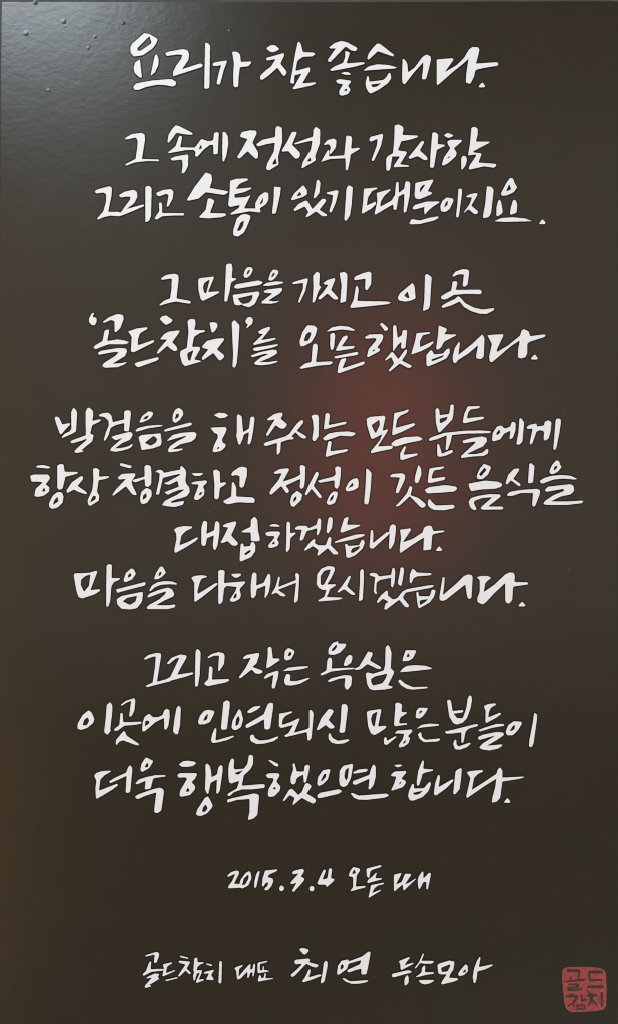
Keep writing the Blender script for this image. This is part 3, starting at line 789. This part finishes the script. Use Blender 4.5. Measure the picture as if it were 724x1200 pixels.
P 172,300 170,285 185,240 205,240 215,250 212,290 260,290 345,265 345,275 280,310 220,322 180,318
@욕
P 478,95 480,60 510,20 545,8 550,15 545,25 600,25 605,35 590,60 560,90 520,105 485,103
H 500,70 535,30 540,45 525,70 505,80
P 420,240 465,215 470,150 480,125 500,125 505,150 502,202 580,197 660,195 665,205 600,210 500,222 430,252
P 585,180 600,130 625,103 645,110 648,125 640,160 605,185
P 472,290 500,270 590,248 635,250 645,265 640,320 615,352 600,345 592,325 598,268 550,275 485,298
T 420 750
@심
P -30,200 0,190 30,140 65,80 95,88 98,98 78,145 155,190 155,205 130,203 60,170 15,205 -5,210 -30,210
P 48,238 60,228 100,238 175,215 185,175 188,50 205,35 218,50 230,90 225,200 250,222 245,240 205,320 238,328 235,340 180,350 100,355 75,345 58,310
H 85,275 120,255 200,238 190,270 165,305 100,322 88,300
@은
P 308,150 310,130 330,72 400,72 405,80 380,130 350,148
H 335,120 348,90 360,118
P 288,228 310,200 340,182 400,177 470,182 518,198 510,205 400,218
P 275,290 290,277 325,308 380,332 485,330 485,340 440,345 380,350 340,345 300,322
T 85 750
@이
P 38,615 40,590 75,530 118,495 140,515 158,560 150,585 110,620 65,635 40,628
H 75,605 85,565 110,545 122,570 105,600
P 245,460 268,438 285,460 285,500 270,630 275,640 250,670 230,655 228,640 240,540
@곳
P 343,458 380,430 440,410 448,430 440,500 420,540 402,540 405,530 418,430 390,440 350,465
P 342,515 358,515 362,580 410,580 490,577 492,590 440,600 370,605 320,642 298,640 298,628 335,600
P 308,735 312,705 345,665 365,642 375,648 385,675 475,735 470,745 445,740 360,708 330,720 318,743
@에
P 495,640 500,580 515,540 545,520 570,545 610,545 640,530 652,495 670,485 688,495 690,540 680,610 665,635 652,630 650,550 590,580 520,640 505,648
H 515,610 518,570 545,570 545,590
T 195 750
P 75,480 90,462 105,480 100,600 85,665 65,665 50,645 60,560
@인
P 225,580 240,535 270,500 300,492 342,502 340,520 310,580 275,595 235,597
H 262,572 278,538 298,520 290,562
P 400,500 405,440 430,425 450,435 450,470 430,630 400,635 388,625
P 345,622 357,625 350,710 475,675 483,682 430,708 370,722 328,728 318,710 325,670
@연
P 463,615 470,570 515,487 530,500 545,560 530,615 495,637 470,632
H 490,608 495,560 512,535 522,560 510,600
P 572,508 590,490 620,470 665,465 668,472 640,495 600,515 580,515
P 562,600 690,525 715,460 730,443 755,445 758,470 735,625 715,633 695,628 692,560 640,590 575,622 562,617
P 592,690 598,670 620,668 625,690 660,710 720,705 790,680 795,690 760,715 690,732 640,735 600,715
T 305 750
@되
P 135,520 170,515 225,503 230,512 180,535 160,560 155,600 215,580 275,552 280,560 240,655 330,630 345,620 345,495 362,495 375,520 360,690 350,708 335,710 330,650 185,685 172,680 175,672 200,660 235,600 150,622 133,610
@신
P 398,625 430,550 480,488 505,490 517,505 480,565 522,610 520,622 490,627 460,600 410,635 397,638
P 572,458 590,450 612,460 615,490 595,650 570,658 555,650 565,580
P 480,665 490,655 505,690 545,712 620,700 628,710 590,730 540,735 500,725 480,700
T 420 750
@많
P 55,510 70,500 155,487 158,500 135,610 190,605 195,618 150,650 110,672 85,660 65,610
H 85,560 95,525 130,505 110,615 95,600
P 250,560 258,470 255,450 275,440 305,455 300,508 338,510 338,518 295,545 285,570 285,590 340,587 343,597 300,603 255,610 248,600
P 175,700 185,685 195,688 198,712 260,678 267,685 200,740 178,738
P 252,660 270,640 375,632 378,645 345,680 362,692 350,730 320,752 285,760 280,745 310,700 320,662 275,660
H 308,735 328,700 330,725
@은
P 400,550 405,500 425,478 485,480 485,490 455,535 430,555
H 420,525 435,495 452,505
P 405,628 440,600 500,590 567,595 565,605 500,612 440,618
P 415,670 430,650 440,655 445,685 470,705 570,695 575,705 555,717 460,722 430,700
T 515 810
@분
P 48,65 70,58 78,75 88,140 160,132 165,140 160,150 95,158 120,190 160,190 185,120 195,50 208,28 222,35 225,60 215,120 190,190 160,222 120,235 95,228 65,180
P 30,285 100,270 250,232 268,232 268,245 200,265 180,285 165,360 155,368 150,355 150,290 90,298 45,300
P 92,370 105,340 115,345 115,375 130,390 210,362 218,370 190,395 140,413 105,410
@들
P 308,105 340,90 390,85 397,95 360,115 345,145 340,185 425,150 432,160 400,185 325,225 320,215 322,140
P 268,275 320,255 400,230 450,230 455,243 370,258 280,285
P 265,325 300,308 400,287 448,292 450,310 400,345 330,385 438,375 440,385 410,405 350,418 300,412 275,398 300,370 380,320 390,312 275,345
@이
P 462,290 480,240 520,212 575,215 578,230 550,275 515,310 475,312
H 490,285 510,250 530,235 525,270
P 665,150 685,165 685,190 660,370 645,397 628,390 630,350 655,220
T 105 885
@더
P 35,145 50,125 90,112 150,108 155,115 110,140 80,170 70,250 200,200 205,212 160,245 55,308 48,300 45,230 52,180
P 140,185 180,160 262,122 275,85 288,70 305,85 305,110 290,260 270,267 258,260 265,145 200,175 150,197
@욱
P 362,105 370,60 400,15 415,20 452,38 450,50 425,90 375,118
H 392,85 410,52 420,65 415,85
P 325,200 350,172 400,155 470,140 540,140 540,150 460,160 450,175 435,235 400,242 392,235 400,180 340,205
P 325,290 350,275 450,240 500,228 525,240 528,265 510,390 485,408 462,405 460,385 475,262 400,285 350,308 330,305
T 205 885
@행
P 30,65 60,42 95,38 140,45 155,55 130,75 90,82 50,80
P 18,140 40,125 150,125 160,135 145,165 120,190 145,215 145,240 110,280 50,293 35,285 40,250 90,165 75,155 30,158
H 78,258 95,225 108,255
P 218,70 228,55 250,75 258,110 262,155 300,135 310,85 325,68 340,75 340,110 320,250 305,272 295,268 300,170 255,195 240,270 230,272 215,240 220,140
P 152,415 160,385 215,300 235,290 250,310 270,355 265,370 230,410 190,428 160,425
H 195,400 200,370 220,345 235,375 215,400
@복
P 380,100 385,60 400,25 415,22 422,35 418,80 422,100 490,95 515,60 525,0 540,-5 555,5 555,60 535,100 490,140 475,215 630,203 640,212 635,230 550,240 480,240 420,260 390,288 375,285 375,272 440,235 458,180 400,200 385,190 380,140
H 425,125 485,105 455,135 435,135
P 370,315 400,305 560,270 590,275 597,290 585,420 560,445 525,457 518,452 530,400 530,308 440,315 375,335
T 300 885
@했
P 88,35 100,32 158,60 162,75 150,80 130,72
P 70,140 90,127 160,127 170,140 145,185 175,220 170,250 130,290 95,295 85,280 90,240 125,180 125,162 85,160
H 120,240 135,220 145,240
P 245,160 265,100 260,60 275,55 283,90 290,115 340,115 345,75 365,65 378,75 370,130 355,190 340,195 335,135 290,160 280,200 260,207 248,195
P 190,320 235,245 250,235 262,240 300,280 325,260 350,200 365,195 390,215 388,225 358,270 420,310 420,330 400,342 325,300 265,352 260,345 275,300 240,280 200,325
@으
P 430,205 435,155 470,105 520,97 522,110 505,170 470,205 440,217
H 455,180 480,130 495,130 490,155 462,185
P 432,280 450,265 580,240 602,248 602,258 580,272 460,300 440,303 430,295
T 395 885
@면
P 12,190 15,110 40,75 105,60 110,70 95,160 70,210 45,225 20,215
H 48,150 55,105 80,85 72,160 60,180
P 108,120 150,100 200,95 215,100 205,115 150,125 115,130
P 105,200 110,182 225,138 235,100 248,70 260,65 270,85 270,150 255,210 230,242 218,238 225,165 125,210
P 92,268 105,265 150,285 345,270 360,278 360,288 330,300 200,315 145,312 115,300
@합
P 397,70 430,65 462,68 440,82 420,85
P 375,140 400,115 480,110 487,120 450,165 480,180 483,195 460,225 385,250 378,245 400,200 415,150 385,148
H 428,208 450,182 448,200
P 558,190 570,110 595,45 605,32 610,45 605,95 675,100 677,108 620,122 600,130 590,170 575,215 562,215
P 498,290 505,250 528,200 540,205 540,235 610,232 645,190 657,188 658,210 640,255 600,295 535,320 510,318
H 530,268 545,262 605,250 575,275 545,280
T 500 885
@니
P 48,255 55,200 75,140 85,138 90,155 80,225 175,170 185,170 183,182 130,235 65,283 48,280
P 200,110 235,90 243,95 240,150 228,240 195,277 183,272 190,200
@다
P 278,120 300,112 390,103 395,115 360,130 330,160 315,245 400,190 490,130 495,105 512,85 530,105 530,158 680,150 685,157 640,168 530,185 515,300 490,328 455,335 460,300 480,225 488,165 400,220 280,303 275,290 305,160
@.
P 567,300 588,328 580,337 545,335 543,328
T 150 655 90
@을
P 250,185 270,130 305,75 325,68 340,85 362,130 330,165 290,190 258,193
H 290,165 300,125 318,118 320,145
P 203,300 230,250 280,220 350,208 420,212 468,232 465,242 400,238 320,243 260,265 215,305
P 185,352 210,325 300,290 380,270 420,285 442,330 430,355 350,390 270,435 400,435 440,428 455,438 440,458 380,472 190,473 178,460 200,435 300,380 355,330 365,305 300,325 220,355 195,365
T 260 1005
@2
P 40,128 65,103 105,90 125,97 122,115 88,185 130,185 125,212 50,216 45,205 75,165 98,112 60,130 45,135
@0
P 120,210 135,155 170,108 195,93 208,110 212,145 190,195 150,217
H 145,195 158,145 190,118 190,150 165,190
@1
P 232,170 245,115 265,90 270,100 245,210 232,213
@5
P 287,180 290,145 308,90 330,88 395,82 390,95 335,118 325,138 360,145 367,165 350,205 325,230 303,230 305,215 325,200 330,170 310,180 295,205 285,200
@.
P 408,210 415,198 432,196 442,210 438,230 422,237 408,228
@3
P 498,105 510,92 570,78 582,85 580,100 560,135 585,145 583,160 510,242 497,235 530,175 500,187 483,180 500,160 545,110 505,118
@.
P 617,210 625,200 642,200 652,213 648,232 632,238 618,230
T 360 1005
@4
P 68,178 100,110 115,82 130,88 105,155 140,145 150,80 160,73 173,80 165,145 190,150 185,165 135,208 128,190 75,190
T 405 1005 50
@오
P 42,300 75,215 125,155 235,185 235,220 180,300 165,490 330,475 332,500 80,568 75,555 120,500 120,330 50,312
H 98,275 140,190 168,265
@픈
P 345,185 590,122 600,140 585,160 440,205 410,235 400,310 385,350 350,310
P 510,250 520,262 495,345 605,345 605,365 370,430 355,410 380,370 440,325
P 420,465 640,422 645,445 540,470 480,520 440,600 585,540 595,555 385,680 380,665 405,560
T 455 1005 60
@때
P 72,240 170,215 180,222 100,378 180,345 230,225 305,228 320,235 225,380 290,350 380,290 385,300 300,380 215,462 205,455 195,375 80,475 72,460
P 408,310 425,260 475,190 488,205 488,295 570,210 595,220 590,260 550,448 528,445 530,340 490,340 440,440 425,442 412,400
T 160 1110 60
@골
P 130,112 290,62 325,80 325,120 290,215 265,220 250,205 265,100 135,130
P 185,210 205,195 215,210 205,310 300,305 395,305 395,325 220,345 110,400 92,390 95,375 140,335
P 145,425 260,370 325,372 325,390 305,415 325,435 320,450 180,535 215,540 215,552 135,572 122,560 125,540 225,425 150,440
@드
P 378,240 505,210 515,222 440,270 420,365 550,318 555,332 385,410 370,400 395,300
P 410,460 585,420 595,435 420,478
T 215 1110 50
@참
P -55,148 -40,140 90,175 85,195 -50,165
P -80,240 -60,225 100,240 122,250 60,360 130,430 130,445 100,452 45,390 -60,495 -85,490 -80,470 30,310 40,290 -60,262
P 190,190 215,170 245,185 245,250 350,252 355,265 290,290 245,330 230,390 325,385 320,420 265,550 350,535 358,555 230,603 215,590 285,430 235,440 200,565 180,560 168,480 190,420 175,400
@치
P 390,270 490,290 495,305 480,318 390,290
P 350,430 370,415 520,378 525,392 475,465 520,540 515,555 395,548 395,535 440,440 355,445
P 615,240 640,228 660,245 650,600 625,612 600,598
T 270 1120 55
@대
P 65,190 100,170 195,138 200,150 140,200 132,320 220,215 300,125 318,135 310,210 345,205 360,125 378,118 388,140 380,240 360,320 345,315 348,250 315,255 285,340 265,338 268,240 160,350 110,365 95,230
@표
P 425,105 570,75 580,92 460,125 460,225 500,220 505,155 522,155 520,215 600,228 600,238 440,268 425,255
P 445,310 455,290 475,305 480,345 515,340 535,265 555,265 545,345 660,340 668,352 440,395 425,390
T 340 1105
@최
P 65,45 85,33 125,42 133,55 110,80 95,78
P 30,130 40,118 130,108 140,120 130,135 195,152 198,162 180,173 150,165 115,145 30,235 10,238 5,225 45,190 85,150 75,145 40,150
P 130,190 140,182 143,195 130,242 205,220 220,225 215,232 150,258 95,277 85,272 110,235
P 235,140 250,122 262,135 262,160 240,270 220,285 212,278 225,220
@연
P 328,215 335,160 360,125 410,115 410,130 505,95 550,60 565,62 560,100 545,180 535,220 500,222 500,180 460,190 420,205 403,205 400,190 490,150 500,120 410,145 400,180 350,218 335,225
H 352,190 355,155 372,148 375,175
P 365,250 375,245 420,270 545,262 550,268 530,278 480,287 430,287 390,272
T 455 1110 60
@두
P 140,195 285,135 298,145 215,255 345,215 352,230 180,320 165,310 165,250
P 45,375 270,322 320,335 320,355 240,375 80,420 50,420 42,400
P 262,390 280,420 280,500 240,540 222,530 218,480 232,420
@손
P 365,290 430,200 480,85 498,90 460,190 630,190 632,215 590,232 520,232 440,220 390,290 372,298
P 465,290 500,255 515,262 510,350 635,348 635,372 540,385 390,422 378,418 440,375 465,345
P 418,462 640,460 630,480 560,515 500,522 450,505
T 460 1105
@모
P 313,155 325,145 400,122 412,130 430,125 432,145 425,190 405,215 395,245 455,248 460,258 435,270 345,292 338,285 355,255 380,220 330,220 318,210
H 338,175 400,150 405,160 385,200 345,205
@아
P 458,215 480,185 510,150 525,155 528,180 528,200 500,225 465,235
H 488,210 510,182 515,205
P 572,180 590,130 610,97 618,100 605,170 700,150 705,158 650,185 595,200 590,250 580,282 570,282 562,240
"""
SEAL = r"""
T 654 1120 70
@seal
P 55,170 85,148 300,140 450,148 540,170 565,215 572,400 568,600 540,645 430,662 300,670 140,672 100,640 75,560 60,400 48,260
@골
P 92,165 260,165 262,190 250,285 325,272 325,300 65,320 65,305 230,290 235,195 95,192
P 130,250 145,245 165,285 145,300
P 105,340 245,335 248,375 235,390 145,395 150,405 285,395 290,410 120,430 105,410 105,380 210,372 210,355 108,352
@드
P 355,195 375,180 535,178 535,212 380,210 382,285 528,280 530,298 380,312 362,300
P 342,365 542,355 540,388 342,392
@참
P 85,485 130,475 150,455 175,472 240,480 240,500 200,560 165,585 105,622 105,608 160,570 205,505 85,502
P 160,575 185,582 195,632 178,625
P 272,460 290,462 287,490 287,530 340,518 340,534 275,555 265,545
P 213,593 327,588 327,647 218,652
H 235,612 308,608 308,630 238,634
@치
P 325,405 345,405 385,450 475,472 472,490 410,492 410,520 470,585 470,600 450,600 400,555 365,608 355,605 380,520 375,494 340,492 340,473 370,463
P 508,440 535,438 532,620 510,622
"""
for k, (ch, shapes) in enumerate(parse(LETTERS)):
    loops = outline(shapes, 0.20, 0.66, 0.04)
    if not loops: continue
    lift = 0.03 * (k % 3)
    o, c = solid('letter', loops, 0.0, LETTER_H + lift, [M_WHITE, M_EDGE], sign,
                 bands=[(LETTER_H + lift, 0.2, 0)])
    # dark outline round the letter: a thin dark sheet, wider than the white piece
    lip = outline(shapes, 0.86, 0.5 - DARK_OUTLINE, 0.08)
    q, c2 = solid('dark_outline', lip, 0.0, 0.22 + lift, [M_EDGE], o, bands=[(0.22 + lift, -0.05, 0)])
    q.location = ((c2[0] - c[0]) * MM, 0, -(c2[1] - c[1]) * MM)
    o.location = loc(*c)

chars = parse(SEAL)
ol = outline(chars[0][1], 0.6)
seal, c0 = solid('seal', ol, 0.0, 0.45, [M_RED, M_RIM], sign, bands=[(0.45, -0.05, 1)])
seal.location = loc(*c0)
rim, cr = solid('seal_edge', outline(chars[0][1], 0.9, 0.24), 0.0, 0.2, [M_RIM], seal, bands=[(0.2, -0.05, 0)])
rim.location = ((cr[0] - c0[0]) * MM, 0, -(cr[1] - c0[1]) * MM)
for ch, shapes in chars[1:]:
    o, c = solid('seal_character', outline(shapes, 0.16, 0.46, 0.04), 0.45, 0.62, [M_INK], seal)
    o.location = ((c[0] - c0[0]) * MM, 0, -(c[1] - c0[1]) * MM)
